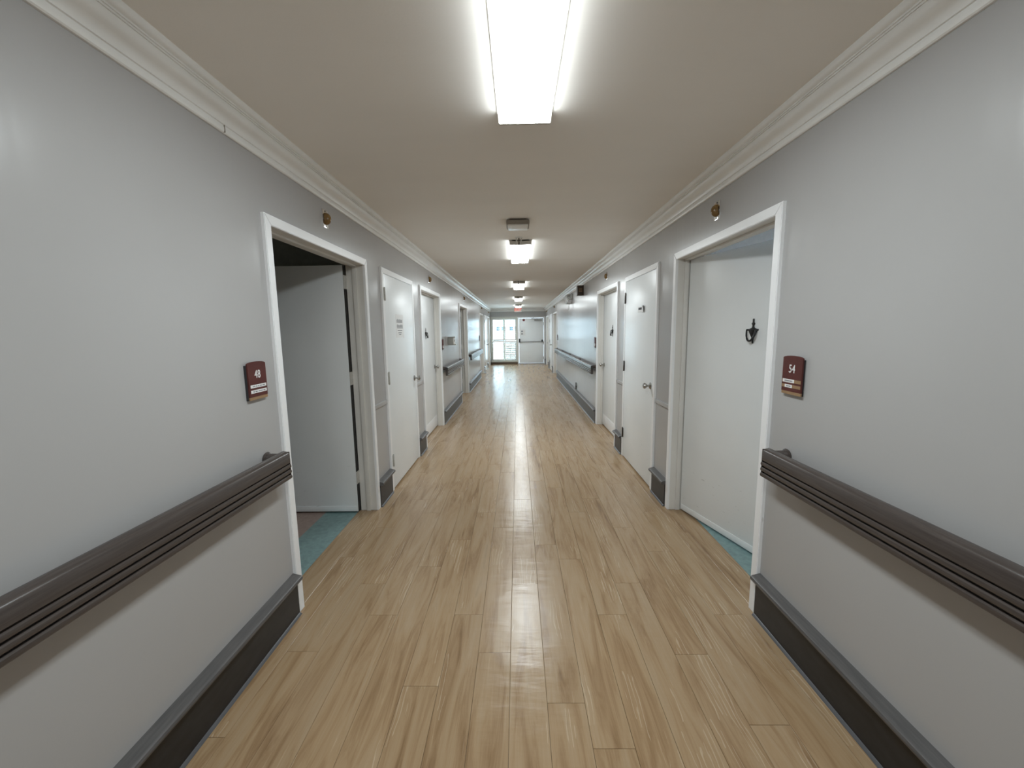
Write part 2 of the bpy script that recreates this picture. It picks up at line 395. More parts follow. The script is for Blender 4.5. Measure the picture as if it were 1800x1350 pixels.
for s, y0, y1, dp, w in ((1, 3.64, 4.76, 0.8, 'added light-blocking shell of the left closet with the notice'), (1, 4.85, 7.7, 2.5, 'added light-blocking shell of the closed left room behind the knocker door'), (1, 12.4, 14.6, 2.5, 'added light-blocking shell of the closed far left room'),
                         (1, 14.7, 15.95, 0.8, 'added light-blocking shell of the far left closet'), (1, 16.05, 18.1, 2.5, 'added light-blocking shell of the last closed room on the left'), (-1, 3.64, 4.76, 0.8, 'added light-blocking shell of the right closet with the torn label'),
                         (-1, 4.85, 7.7, 2.5, 'added light-blocking shell of the closed right room behind the knocker door'), (-1, 12.4, 14.35, 2.5, 'added light-blocking shell of the closed far right room'), (-1, 14.45, 15.8, 0.8, 'added light-blocking shell of the far right closet'), (-1, 16.0, 18.1, 2.5, 'added light-blocking shell of the last closed room on the right')):
    room(s, y0, y1, dp, 'room_paint', w)  # unseen shells added to keep sky light from leaking under the closed doors
for s, doors in ((1, LEFT), (-1, RIGHT)):        # planks run on into the doorways
    wx = XL if s > 0 else XR
    for (a, c, kind, h_, ang) in doors:
        if kind == 'room':
            far = wx - s*(0.15 if ang else 0.125)
            plank(min(wx, far), max(wx, far), a + CW + 0.003, c - CW - 0.003)
        else:
            plank(min(wx, wx - s*0.03), max(wx, wx - s*0.03), a + CW + 0.003, c - CW - 0.003)

# crown moulding
CROWN = [(0, 2.325), (0.008, 2.325), (0.0125, 2.329), (0.0145, 2.336), (0.0145, 2.345), (0.0125, 2.351), (0.0125, 2.3545), (0.0185, 2.3555), (0.020, 2.364), (0.0235, 2.373), (0.0295, 2.381), (0.0375, 2.3865),
         (0.046, 2.3915), (0.053, 2.3985), (0.0575, 2.407), (0.0595, 2.4155), (0.0595, 2.4195), (0.0645, 2.4195), (0.0645, 2.4255), (0.0695, 2.4255), (0.0695, 2.4315), (0.076, 2.433), (0.082, 2.438), (0.0855, 2.446), (0.0855, ZC), (0, ZC)]
def crown_side(name, s, label):
    wx = XL if s > 0 else XR
    o = obj(name, prism(nb(), [(wx + s*w, z) for w, z in CROWN], 'y', YB, YE), 'crown_white')
    return tag(o, label, 'crown moulding', kind='structure')
c1 = crown_side('trim_1', 1, 'white crown moulding along the left wall'); crown_side('trim_2', -1, 'white crown moulding along the right wall')
# open mitre joint seen in the left moulding
jb = nb(); add_box(jb, XL+0.003, XL+0.0178, 1.7755, 1.777, 2.326, 2.358); obj('joint_gap', jb, 'beige_plastic', c1)
tag(obj('trim_3', prism(nb(), [(YE - w, z) for w, z in CROWN], 'x', XL, XR), 'crown_white'), 'white crown moulding across the far end wall', 'crown moulding', kind='structure')

# ------------------------------------------------------------------ baseboards with cap, chair-rail strips
def baseboard(s, y0, y1, label):
    wx = XL if s > 0 else XR; side = 'left' if s > 0 else 'right'
    r = thing('baseboard_' + side, label, 'baseboard', (wx, (y0+y1)/2, 0), kind='structure'); h = (y1-y0)/2
    obj('board', mirror(bx(0, 0.022, -h, h, 0.0, 0.200), s), 'base_black', r)
    cap = [(0, 0.196), (0.044, 0.196), (0.050, 0.200), (0.052, 0.208), (0.049, 0.217), (0.042, 0.222), (0.0, 0.232)]
    obj('cap', mirror(prism(nb(), cap, 'y', -h - 0.004, h + 0.004), s), 'cap_grey', r)
    obj('toe_bead', mirror(prism(nb(), [(0.022, 0.0), (0.033, 0.0), (0.029, 0.007), (0.022, 0.011)], 'y', -h, h), s), 'toe_bead', r)
for (a, c, w) in ((YB, 1.985, 'below the near left handrail'), (3.312, 3.640, 'stub between the open left door and the closet door with a notice'),
                  (4.745, 5.075, 'stub between the notice door and the next knocker door on the left'), (6.40, 8.49, 'below the left handrail with the dispenser above'),
                  (9.825, 13.05, 'below the farthest left handrail'), (14.38, 14.75, 'stub far down the left wall'), (15.86, 16.29, 'farthest stub on the left wall'), (17.63, YE, 'at the far left corner beside the window')):
    baseboard(1, a, c, 'black baseboard with grey cap ' + w)
for (a, c, w) in ((YB, 1.967, 'below the near right handrail'), (3.287, 3.620, 'stub between the slightly open right door and the closet door'),
                  (4.743, 5.052, 'stub between the right closet door and the next knocker door'), (6.376, 12.79, 'below the long far right handrail'),
                  (14.12, 14.49, 'stub far down the right wall'), (15.63, 16.29, 'farthest stub on the right wall'), (17.63, YE, 'at the far right corner beside the exit door')):
    baseboard(-1, a, c, 'black baseboard with grey cap ' + w)
tn = 4
for s, a, c, w in ((1, 3.312, 3.640, 'left of the closet door with the notice'), (1, 4.745, 5.075, 'right of the closet door with the notice'),
                   (-1, 3.287, 3.620, 'beside the slightly open right door'), (-1, 4.743, 5.052, 'between the two closed right doors')):
    wx = XL if s > 0 else XR; z = 0.853 if s > 0 else 0.838
    tag(obj(f'trim_{tn}', mirror(bx(0, 0.012, a, c, z, z+0.034, bev=0.003), s), 'wall_paint', loc=(wx, 0, 0)), 'short grey chair rail strip ' + w, 'wall trim', kind='structure'); tn += 1

# ------------------------------------------------------------------ doors
KNOCK = [(-0.006, 0), (-0.006, 0.0055), (0.012, 0.0065), (0.020, 0.0075), (0.030, 0.010), (0.045, 0.018), (0.062, 0.027), (0.075, 0.0325), (0.082, 0.034), (0.087, 0.026),
         (0.094, 0.011), (0.104, 0.0075), (0.112, 0.0085), (0.117, 0.0130), (0.122, 0.0125), (0.126, 0.0075), (0.136, 0.0065), (0.145, 0.007), (0.150, 0.005), (0.152, 0)]
def knocker(leaf, x_face, sx, y, z):
    bm = lathe(nb(), KNOCK, (0, 0, 0), (0, 0, 1), 14)
    for v in bm.verts: v.co.x *= 0.42; v.co.x += 0.004
    k = obj('knocker', bm, 'black_iron', leaf)
    pts = []
    for i in range(13):
        t = math.pi*i/12; pts.append((0.020 + 0.012*math.sin(t), 0.034*math.cos(t)*(1-0.15*math.sin(t)), 0.080 - 0.070*math.sin(t)**0.8 if math.sin(t) > 0 else 0.080))
    hb = tube(nb(), pts, [0.0045 + 0.002*math.sin(math.pi*i/12) for i in range(13)], 8)
    lathe(hb, [(0, 0.007), (0.004, 0.009), (0.010, 0.007)], (0.022, 0, 0.006), (0, 0, 1), 10)
    lathe(hb, [(-0.006, 0.0), (-0.004, 0.006), (0.020, 0.005)], (0.0, 0.034, 0.080), (1, 0, 0), 8)
    lathe(hb, [(-0.006, 0.0), (-0.004, 0.006), (0.020, 0.005)], (0.0, -0.034, 0.080), (1, 0, 0), 8)
    for v in hb.verts:
        co = v.co.copy(); v.co = Vector((x_face + sx*co.x, y + co.y, z + co.z))
    k.location = (x_face, y, z); k.scale = (sx, 1, 1) if sx > 0 else (1, 1, 1)
    if sx < 0: k.rotation_euler = (0, 0, math.pi)
    obj('knocker_handle', hb, 'black_iron', leaf)
def knob(leaf, x_face, sx, y, z, mat='steel'):
    prof = [(0, 0.0), (0, 0.031), (0.004, 0.032), (0.009, 0.024), (0.012, 0.012), (0.030, 0.011), (0.036, 0.016), (0.044, 0.025), (0.054, 0.028), (0.064, 0.024), (0.069, 0.014), (0.070, 0)]
    obj('knob', lathe(nb(), prof, (x_face, y, z), (sx, 0, 0), 18), mat, leaf)
def miter(bm, y0, y1, z1, w, part):
    """casing boards in the y-z plane, thickness along x 0..CT"""
    o = {'near': [(y0, 0), (y0+w, 0), (y0+w, z1-w), (y0, z1)], 'far': [(y1, 0), (y1-w, 0), (y1-w, z1-w), (y1, z1)],
         'head': [(y0, z1), (y0+w, z1-w), (y1-w, z1-w), (y1, z1)]}[part]
    return prism(bm, o, 'x', 0, CT)
door_no = [0]
def door(s, y0, y1, kind, hinge, ang, label, **opt):
    door_no[0] += 1
    wx = XL if s > 0 else XR; yc = (y0+y1)/2
    r = thing(f'door_{door_no[0]}', label, 'door', (wx, yc, 0), kind='structure')
    a, c = y0-yc, y1-yc; ia, ic, iz = a+CW, c-CW, ZT-CW
    for p in ('near', 'far', 'head'):
        bm = miter(nb(), a, c, ZT, CW, p)
        bmesh.ops.bevel(bm, geom=[e for e in bm.edges if all(abs(v.co.x-CT) < 1e-6 for v in e.verts)], offset=0.003, segments=2, affect='EDGES')
        obj('casing', mirror(bm, s), 'white_enamel', r)
    # jamb lining
    jd = -WT - (0.004 if kind == 'room' else -0.02); t = 0.018
    obj('jamb', mirror(bx(jd, 0, ia-t, ia, 0, iz), s), 'jamb_enamel', r)
    obj('jamb', mirror(bx(jd, 0, ic, ic+t, 0, iz), s), 'jamb_enamel', r)
    obj('jamb', mirror(bx(jd, 0, ia-t, ic+t, iz, iz+t), s), 'jamb_enamel', r)
    d = -1 if hinge == 'far' else 1
    if kind == 'room':
        for q in ((ia, ia+0.012, 0, iz), (ic-0.012, ic, 0, iz), (ia+0.012, ic-0.012, iz-0.012, iz)):
            obj('door_stop', mirror(bx(-0.083, -0.048, *q, bev=0.002), s), 'jamb_enamel', r)
        L = (ic-ia) - 0.007; py = (ic - 0.003) if d < 0 else (ia + 0.003)
        f0, f1 = 0.007, 0.052                                   # leaf between these x offsets from the hinge pin
        lz0, lz1 = 0.014, iz - 0.006
        leaf = obj('leaf', mirror(add_box(nb(), f0, f1, 0, d*L, lz0, lz1, bev=0.0015), s), 'door_enamel', r)
        leaf.location = (-s*0.137, py, 0); leaf.rotation_euler = (0, 0, s*d*R(ang))
        fx, ey = s*f1, d*L
        if ang > 45:
            obj('hinge_edge', mirror(bx(f0+0.001, f1-0.001, 0.0, -d*0.0015, lz0, lz1), s), 'edge_dark', leaf)
        for hz in (0.25, 1.08, 1.84):
            bm = lathe(nb(), [(0, 0), (0, 0.007), (0.105, 0.007), (0.105, 0)], (0, 0, hz), (0, 0, 1), 10)
            if ang > 45: add_box(bm, f0, f1+0.001, -d*0.001, -d*0.004, hz, hz+0.105)
            obj('hinge', mirror(bm, s), 'painted_hinge', leaf)
        if opt.get('knocker'): knocker(leaf, fx, s, ey*0.5 + opt.get('koff', 0), 1.402)
        if opt.get('knob', True): knob(leaf, fx, s, ey - d*0.07, 0.955)
        if opt.get('kick'):
            obj('kick_plate', mirror(bx(f1, f1+0.0025, d*0.02, ey-d*0.02, 0.03, 0.185, bev=0.001), s), 'white_enamel', leaf)
        if opt.get('sweep'):
            obj('door_sweep', mirror(bx(f1, f1+0.003, d*0.01, ey-d*0.01, 0.02, 0.062, bev=0.001), s), 'door_enamel', leaf)
    else:
        g = 0.004; w1 = 0.016
        leaf = obj('leaf', mirror(add_box(nb(), w1-0.04, w1, ia+g, ic-g, 0.016, iz-g, bev=0.0015), s), 'door_enamel', r)
        hy = ic if d < 0 else ia; ky = (ia+0.065) if d < 0 else (ic-0.065)
        for hz in (0.235, 1.02, 1.785):
            bm = lathe(nb(), [(-0.004, 0), (-0.004, 0.005), (0, 0.0075), (0.112, 0.0075), (0.116, 0.005), (0.116, 0)], (w1+0.006, hy, hz), (0, 0, 1), 10)
            add_box(bm, w1-0.002, w1+0.0015, hy, hy + d*0.026, hz+0.002, hz+0.110)
            add_box(bm, CT-0.003, CT+0.0012, hy, hy - d*0.022, hz+0.002, hz+0.110)
            obj('hinge', mirror(bm, s), 'painted_hinge' if s > 0 else 'dark_steel', leaf)
        knob(leaf, s*w1, s, ky, 0.972)
    return r
door(1, *LEFT[0], 'white doorway with grey door standing wide open, beside plaque 48', knob=False, sweep=True)
door(1, *LEFT[1], 'white closet door with paper notice and silver knob on the left')
door(1, *LEFT[2], 'white door with black knocker on the left, nearest the wall dispenser', knocker=True, kick=True)
door(1, *LEFT[3], 'open doorway between two handrails on the left wall')
door(1, *LEFT[4], 'recessed white door far down the left wall, past the last left handrail')
door(1, *LEFT[5], 'pale closet door far down the left wall catching window light')
door(1, *LEFT[6], 'farthest door on the left wall, next to the shuttered window')
door(-1, *RIGHT[0], 'slightly open white door with black knocker, beside plaque 54', knocker=True, knob=False, sweep=True, koff=-0.012)
door(-1, *RIGHT[1], 'white closet door with small torn label and silver knob on the right')
door(-1, *RIGHT[2], 'white door with black knocker on the right, before the long handrail', knocker=True, kick=True)
door(-1, *RIGHT[3], 'recessed white door at the far end of the long right handrail')
door(-1, *RIGHT[4], 'pale closet door far down the right wall')
door(-1, *RIGHT[5], 'farthest door on the right wall, next to the exit door')

# ------------------------------------------------------------------ handrails
def handrail(s, y0, y1, label):
    wx = XL if s > 0 else XR
    r = thing('handrail', label, 'handrail', (wx, (y0+y1)/2, 0), group='dark handrails along the corridor'); h = (y1-y0)/2
    top = [(0.050, 0.872), (0.054, 0.868), (0.086, 0.868), (0.090, 0.872), (0.090, 0.912), (0.087, 0.919), (0.080, 0.925), (0.062, 0.930), (0.053, 0.928), (0.050, 0.922)]
    obj('top_bar', mirror(prism(nb(), top, 'y', -h, h), s), 'rail_wood', r)
    obj('backing', mirror(bx(0.052, 0.078, -h+0.006, h-0.006, 0.792, 0.869), s), 'rail_end', r)
    for i in range(3):
        z = 0.790 + i*0.0265
        rib = [(0.060, z), (0.086, z), (0.0905, z+0.004), (0.092, z+0.010), (0.0905, z+0.017), (0.086, z+0.0205), (0.060, z+0.0205)]
        obj('rib', mirror(prism(nb(), rib, 'y', -h - 0.003, h + 0.003), s), 'rail_wood', r)
    n = max(2, int(round((y1-y0)/1.6)) + 1)
    for i in range(n):
        y = -h + 0.045 + (2*h - 0.09)*i/(n-1)
        bm = lathe(nb(), [(0.0, 0.030), (0.006, 0.034), (0.010, 0.026), (0.056, 0.025)], (0, y, 0.905), (1, 0, 0), 18)
        obj('bracket', mirror(bm, s), 'rail_wood', r)
    for e in (-1, 1):
        obj('end_cap', mirror(bx(0.053, 0.088, e*h, e*(h+0.0025), 0.791, 0.925), s), 'rail_end', r)
handrail(1, -2.6, 1.905, 'dark brown handrail on the near left wall, ending beside plaque 48')
handrail(1, 6.45, 8.46, 'handrail below the wall dispenser on the left')
handrail(1, 9.86, 13.02, 'farthest handrail on the left wall, past the open doorway')
handrail(-1, -2.6, 1.880, 'dark brown handrail on the near right wall, ending beside plaque 54')
handrail(-1, 6.42, 12.74, 'long handrail on the far right wall under the emergency light')

# ------------------------------------------------------------------ room plaques
def plaque(s, y, z0, z1, num, label, strips):
    wx = XL if s > 0 else XR
    r = thing('room_plaque', label, 'sign', (wx, y, (z0+z1)/2), group='maroon room number plaques'); hh = (z1-z0)/2; w = 0.064
    obj('backing', mirror(bx(0.0, 0.011, -w+0.003 - s*0.004, w-0.003 - s*0.004, -hh-0.001, hh-0.012), s), 'ink', r)
    arc = [(-w, -hh+0.014), (w, -hh+0.014), (w, hh-0.006)] + [(w*math.cos(math.pi*i/10), hh-0.006 + 0.010*math.sin(math.pi*i/10)) for i in range(1, 10)] + [(-w, hh-0.006)]
    obj('face_panel', mirror(prism(nb(), arc, 'x', 0.011, 0.018), s), 'maroon', r)
    obj('lower_band', mirror(bx(0.011, 0.017, -w, w, -hh, -hh+0.014), s), 'plaque_tan', r)
    bm = text_mesh(num, 0.052, 0.0006, 0.78)
    for v in bm.verts:
        tx, ty, tz = v.co; v.co = Vector((s*(0.0186+tz), s*tx, ty + hh*0.34))
    obj('room_number', bm, 'white_card', r, smooth=False)
    for (za, zb, ya, yb, tan) in strips:
        if tan: obj('strip_channel', mirror(bx(0.0178, 0.0186, -w+0.002, w-0.002, za, zb), s), 'plaque_tan', r)
        n = obj('name_strip', bx(s*0.0184, s*0.0194, s*ya, s*yb, za, zb), 'white_card', r)
        x = ya + 0.010 + random.random()*0.01; ink = nb()
        while x < yb - 0.014:
            l = 0.004 + random.random()*0.006; add_box(ink, s*0.0194, s*0.0197, s*x, s*(x+l), za + (zb-za)*0.3, za + (zb-za)*0.68); x += l + 0.0016 + (0.004 if random.random() < 0.2 else 0)
        obj('print', ink, 'ink_grey', n, smooth=False)
plaque(1, 1.829, 1.203, 1.372, '48', 'maroon room plaque with number 48 and two white name strips', [(-0.030, -0.016, -0.056, 0.056, False), (-0.054, -0.040, -0.056, 0.056, False)])
plaque(-1, 1.822, 1.195, 1.366, '54', 'maroon room plaque with number 54 and two short name strips', [(-0.032, -0.017, -0.056, 0.020, True), (-0.055, -0.041, -0.040, 0.008, True)])
def small_plaque(s, y, z, label):
    r = thing('room_plaque', label, 'sign', ((XL if s > 0 else XR), y, z), group='maroon room number plaques')
    obj('backing', mirror(bx(0, 0.011, -0.06, 0.06, -0.085, 0.07), s), 'ink', r)
    obj('face_panel', mirror(bx(0.011, 0.018, -0.064, 0.064, -0.07, 0.084, bev=0.003), s), 'maroon', r)
    for dz in (-0.026, -0.05): obj('name_strip', mirror(bx(0.018, 0.019, -0.055, 0.045, dz-0.007, dz+0.007), s), 'white_card', r)
small_plaque(1, 6.50, 1.29, 'dark room plaque seen edge on, before the left dispenser')
small_plaque(-1, 6.49, 1.29, 'room plaque seen edge on, above the start of the long right handrail')
small_plaque(-1, 12.66, 1.27, 'tiny room plaque at the far end of the long right handrail')
small_plaque(1, 12.92, 1.27, 'tiny room plaque above the end of the farthest left handrail')

# ------------------------------------------------------------------ nurse-call lamps over the room doors
def call_lamp(s, y, z, label):
    wx = XL if s > 0 else XR
    r = thing('call_lamp', label, 'call light', (wx, y, z), group='amber call lights above the room doors')
    obj('plate', mirror(bx(0, 0.004, -0.036, 0.036, -0.055, 0.055, bev=0.001), s), 'chrome', r)
    bm = nb(); n = 14; m = 8; rows = []
    for i in range(m+1):
        t = (math.pi/2)*i/m; rr = math.cos(t)**0.8 if i < m else 0
        rows.append([bm.verts.new((0.004 + 0.034*math.sin(t), 0.027*rr*math.cos(2*math.pi*k/n), 0.037*rr*math.sin(2*math.pi*k/n))) for k in range(n)] if rr > 1e-4 else [bm.verts.new((0.038, 0, 0))])
    for p, q in zip(rows, rows[1:]):
        for k in range(n):
            k2 = (k+1) % n
            bm.faces.new((p[k], p[k2], q[k2], q[k]) if len(q) > 1 else (p[k], p[k2], q[0]))
    obj('lens', mirror(bm, s), 'amber_lens', r)
    obj('bezel', mirror(lathe(nb(), [(0.003, 0.031), (0.0065, 0.031), (0.0065, 0.027)], (0, 0, 0), (1, 0, 0), 18), s), 'dark_steel', r)
    for dz in (-0.046, 0.046):
        obj('screw', mirror(lathe(nb(), [(0.003, 0.0055), (0.006, 0.005), (0.0065, 0)], (0, 0, dz), (1, 0, 0), 10), s), 'dark_steel', r)
for s, y, z, w in ((1, 2.665, 2.217, 'above the wide open left door'), (1, 5.70, 2.21, 'above the left door with a knocker'), (1, 9.34, 2.235, 'above the open far left doorway'),
                   (1, 13.85, 2.262, 'above the recessed far left door'), (1, 17.0, 2.262, 'nearest the shuttered window on the left wall'),
                   (-1, 2.64, 2.217, 'above the slightly open right door'), (-1, 5.76, 2.225, 'above the right door with a knocker'),
                   (-1, 13.7, 2.255, 'above the recessed far right door'), (-1, 17.0, 2.262, 'nearest the exit door on the right wall')):
    call_lamp(s, y, z, 'amber domed call light ' + w)

# ------------------------------------------------------------------ ceiling lights, sprinklers, ceiling box, exit sign
LX = 0.043
def ceiling_light(yc, label):
    r = thing('ceiling_light', label, 'ceiling light', (LX, yc, ZC), group='fluorescent wrap lights in a row'); h = 0.61
    obj('housing', bx(-0.095, 0.095, -h, h, -0.012, 0.0), 'fixture_white', r)
    prof = [(-0.116, -0.004), (-0.116, -0.010), (-0.112, -0.044), (-0.109, -0.049), (0.0, -0.050), (0.109, -0.049), (0.112, -0.044), (0.116, -0.010), (0.116, -0.004)]
    bm = nb(); A = [bm.verts.new((x, -h+0.012, z)) for x, z in prof]; B = [bm.verts.new((x, h-0.012, z)) for x, z in prof]
    for i in range(len(prof)-1): bm.faces.new((A[i], A[i+1], B[i+1], B[i]))
    obj('lens', bm, 'lamp_lens', r)
    for e in (-1, 1):
        cp = [(x*1.03, z*1.03 if z < -0.02 else 0.0) for x, z in prof]
        obj('end_cap', prism(nb(), cp, 'y', e*(h-0.014), e*h), 'fixture_white', r)
    for sx in (-1, 1):
        obj('side_rail', bx(sx*0.114, sx*0.121, -h, h, -0.008, 0.0), 'fixture_white', r)
for y, w in ((-2.45, 'behind the viewer at the near end'), (1.33, 'nearest and largest, at the top of the view'), (5.09, 'second along the corridor, behind the ceiling box'), (8.74, 'third along the corridor'),
             (12.40, 'fourth along the corridor'), (16.06, 'farthest, right above the exit sign')):
    ceiling_light(y, 'white fluorescent wrap light on the ceiling, ' + w)
def sprinkler(y, label):
    r = thing('sprinkler', label, 'sprinkler', (LX-0.018, y, ZC), group='sprinkler heads in front of the lights')
    obj('escutcheon', lathe(nb(), [(0, 0.0), (0, 0.044), (-0.004, 0.042), (-0.009, 0.026), (-0.009, 0)], (0, 0, 0), (0, 0, 1), 20), 'white_plastic', r)
    for sx in (-1, 1):
        obj('frame_arm', tube(nb(), [(sx*0.030, 0, -0.006), (sx*0.022, 0, -0.035), (sx*0.010, 0, -0.068), (0, 0, -0.078)], 0.0055, 8), 'white_plastic', r)
    obj('bulb', lathe(nb(), [(-0.008, 0.006), (-0.05, 0.006), (-0.060, 0.011), (-0.076, 0.011), (-0.080, 0.004)], (0, 0, 0), (0, 0, 1), 10), 'dark_steel', r)
    obj('stem', lathe(nb(), [(-0.078, 0.0025), (-0.108, 0.0025)], (0, 0, 0), (0, 0, 1), 8), 'steel', r)
    obj('deflector', lathe(nb(), [(-0.106, 0.004), (-0.110, 0.016), (-0.112, 0.016), (-0.112, 0)], (0, 0, 0), (0, 0, 1), 14), 'steel', r)
for y, w in ((4.36, 'second'), (8.02, 'third'), (11.66, 'fourth'), (15.30, 'farthest')):
    sprinkler(y, f'small pendent sprinkler in front of the {w} ceiling light')
r = thing('ceiling_unit', 'rounded ceiling box with beige rim and white cover before the second light', 'detector', (0.014, 3.745, ZC))
obj('mounting_plate', bx(-0.075, 0.075, -0.085, 0.085, -0.006, 0.0), 'edge_dark', r)
obj('rim', add_box(nb(), -0.102, 0.102, -0.10, 0.10, -0.050, -0.006, bev=0.019, seg=4), 'beige_plastic', r)
obj('cover', add_box(nb(), -0.088, 0.088, -0.094, 0.094, -0.058, -0.036, bev=0.006, seg=2), 'white_plastic', r)
obj('grille', bx(-0.05, 0.05, -0.05, 0.05, -0.0595, -0.057, bev=0.001), 'white_plastic', r)
r = thing('exit_sign', 'small white EXIT sign with red letters hanging near the far end', 'exit sign', (0.033, 17.35, ZC))
obj('stem', bx(-0.05, 0.05, -0.02, 0.02, -0.012, 0), 'white_plastic', r)
ex = obj('case', bx(-0.15, 0.15, -0.025, 0.025, -0.195, -0.012, bev=0.006), 'white_plastic', r)
bm = text_mesh('EXIT', 0.165, 0.002, 0.86)
for v in bm.verts: tx, ty, tz = v.co; v.co = Vector((tx, -0.027 - tz, ty - 0.104))
obj('lettering', bm, 'exit_red', ex, smooth=False)

# ------------------------------------------------------------------ things on the walls and doors
# sanitiser dispenser
r = thing('dispenser', 'white wall dispenser with dark sensor dot above the left handrail', 'dispenser', (XL, 7.12, 1.335))
obj('back_plate', bx(0, 0.006, -0.30, 0.24, -0.075, 0.078, bev=0.002), 'wall_paint', r)
obj('body', add_box(nb(), 0.006, 0.098, -0.10, 0.10, -0.072, 0.060, bev=0.008), 'grey_plastic', r)
obj('front_cover', add_box(nb(), 0.090, 0.106, -0.092, 0.096, -0.062, 0.050, bev=0.004), 'white_plastic', r)
obj('lid', bx(0, 0.112, -0.112, 0.115, 0.060, 0.068, bev=0.002), 'beige_plastic', r)
obj('sensor', lathe(nb(), [(0.105, 0.018), (0.109, 0.017), (0.109, 0)], (0, 0.0, 0.0), (1, 0, 0), 14), 'ink', r)
obj('spout', bx(0.05, 0.12, 0.06, 0.12, -0.078, -0.060, bev=0.002), 'white_plastic', r)
# emergency light
r = thing('emergency_light', 'grey emergency light box with two round lamp heads on the right wall', 'emergency light', (XR, 9.50, 2.20))
obj('case', add_box(nb(), -0.10, 0, 0, 0.33, -0.10, 0.10, bev=0.006), 'grey_plastic', r)
for y, z in ((-0.17, -0.06), (-0.05, -0.02)):
    hd = obj('lamp_head', lathe(nb(), [(0.06, 0), (0.055, 0.03), (0.03, 0.05), (0.0, 0.058), (-0.006, 0.058), (-0.006, 0.048)], (-0.055, y, z), (-0.35, 0.9, 0.15), 18), 'white_plastic', r)
    obj('lamp_glass', lathe(nb(), [(-0.004, 0.048), (-0.010, 0.030), (-0.012, 0)], (-0.055, y, z), (-0.35, 0.9, 0.15), 16), 'chrome', hd)
    obj('lamp_arm', tube(nb(), [(-0.055, y+0.03, z), (-0.04, y+0.06, z+0.02), (-0.035, 0.01, 0.02)], 0.010, 8), 'grey_plastic', r)
obj('wall_bracket', bx(-0.03, 0, -0.26, 0.02, -0.02, 0.10, bev=0.003), 'grey_plastic', r)
obj('cord', tube(nb(), [(-0.05, 0.02, -0.09), (-0.055, 0.0, -0.16), (-0.05, 0.03, -0.22), (-0.06, 0.02, -0.27)], 0.006, 6), 'grey_plastic', r)
# dark horn/strobe
r = thing('alarm_horn', 'dark brown alarm box high on the right wall under the crown moulding', 'alarm', (XR, 7.82, 2.225))
obj('case', add_box(nb(), -0.115, 0, -0.07, 0.07, -0.092, 0.092, bev=0.004), 'brown_plastic', r)
for i in range(5): obj('grille_slat', bx(-0.085, -0.028, -0.073, -0.069, -0.055 + i*0.027, -0.043 + i*0.027), 'plaque_tan' if i in (1, 2, 3) else 'ink', r)
# paper notice on the left closet door
r = thing('notice', 'white paper notice with two dark blocks of print on the left closet door', 'notice', (XL + 0.0162, 4.145, 1.56))
obj('sheet', bx(0, 0.0012, -0.135, 0.125, -0.115, 0.115), 'white_card', r)
bm = nb()
for z0, z1, n in ((0.030, 0.072, 9), (-0.016, 0.018, 11)):
    y = -0.105
    for i in range(n):
        l = 0.19/n; add_box(bm, 0.0012, 0.0016, y, y + l*0.62, z0, z1 - random.random()*0.012); y += l*1.06
add_box(bm, 0.0012, 0.0016, -0.10, 0.10, -0.024, -0.019)
obj('print', bm, 'ink_grey', r, smooth=False)
bm = nb()
for k, z in enumerate((-0.05, -0.072, -0.09)):
    add_box(bm, 0.0012, 0.0015, -0.085 + 0.02*k, 0.07 - 0.02*k, z, z + 0.008)
obj('small_print', bm, 'ink_grey', r, smooth=False)
obj('tape', bx(0.001, 0.0018, 0.108, 0.135, -0.122, -0.092), 'white_card', r)
# torn label on the right closet door
r = thing('door_label', 'small torn white label with a curled black corner on the right closet door', 'label', (XR - 0.0162, 4.085, 1.69))
obj('strip', bx(-0.001, 0, -0.02, 0.115, -0.030, 0.026), 'white_card', r)
obj('print', bx(-0.0016, -0.001, -0.012, 0.095, -0.004, 0.018), 'ink', r)
obj('curled_corner', prism(nb(), [(-0.110, -0.026), (-0.070, 0.030), (-0.102, 0.034)], 'x', -0.012, -0.0105), 'ink', r)
bm = nb(); q = [bm.verts.new(p) for p in ((-0.001, -0.020, -0.030), (-0.001, -0.020, 0.026), (-0.0125, -0.072, 0.032), (-0.0125, -0.108, -0.030))]; bm.faces.new(q)
q2 = [bm.verts.new((v.co.x - 0.0012, v.co.y, v.co.z)) for v in q]; bm.faces.new(q2[::-1])
for i in range(4): bm.faces.new((q[i], q[(i+1) % 4], q2[(i+1) % 4], q2[i]))
obj('lifted_flap', bm, 'white_card', r, smooth=False)
# dark peg over the long right baseboard
r = thing('wall_peg', 'thin dark upright peg above the long right baseboard', 'peg', (XR, 8.57, 0.232))
obj('rod', mirror(lathe(nb(), [(0.0, 0.010), (0.12, 0.009), (0.135, 0.012), (0.15, 0.006), (0.15, 0)], (0.014, 0, 0), (0, 0, 1), 10), -1), 'edge_dark', r)
obj('clip', mirror(bx(0, 0.024, -0.014, 0.014, 0.05, 0.075, bev=0.002), -1), 'edge_dark', r)

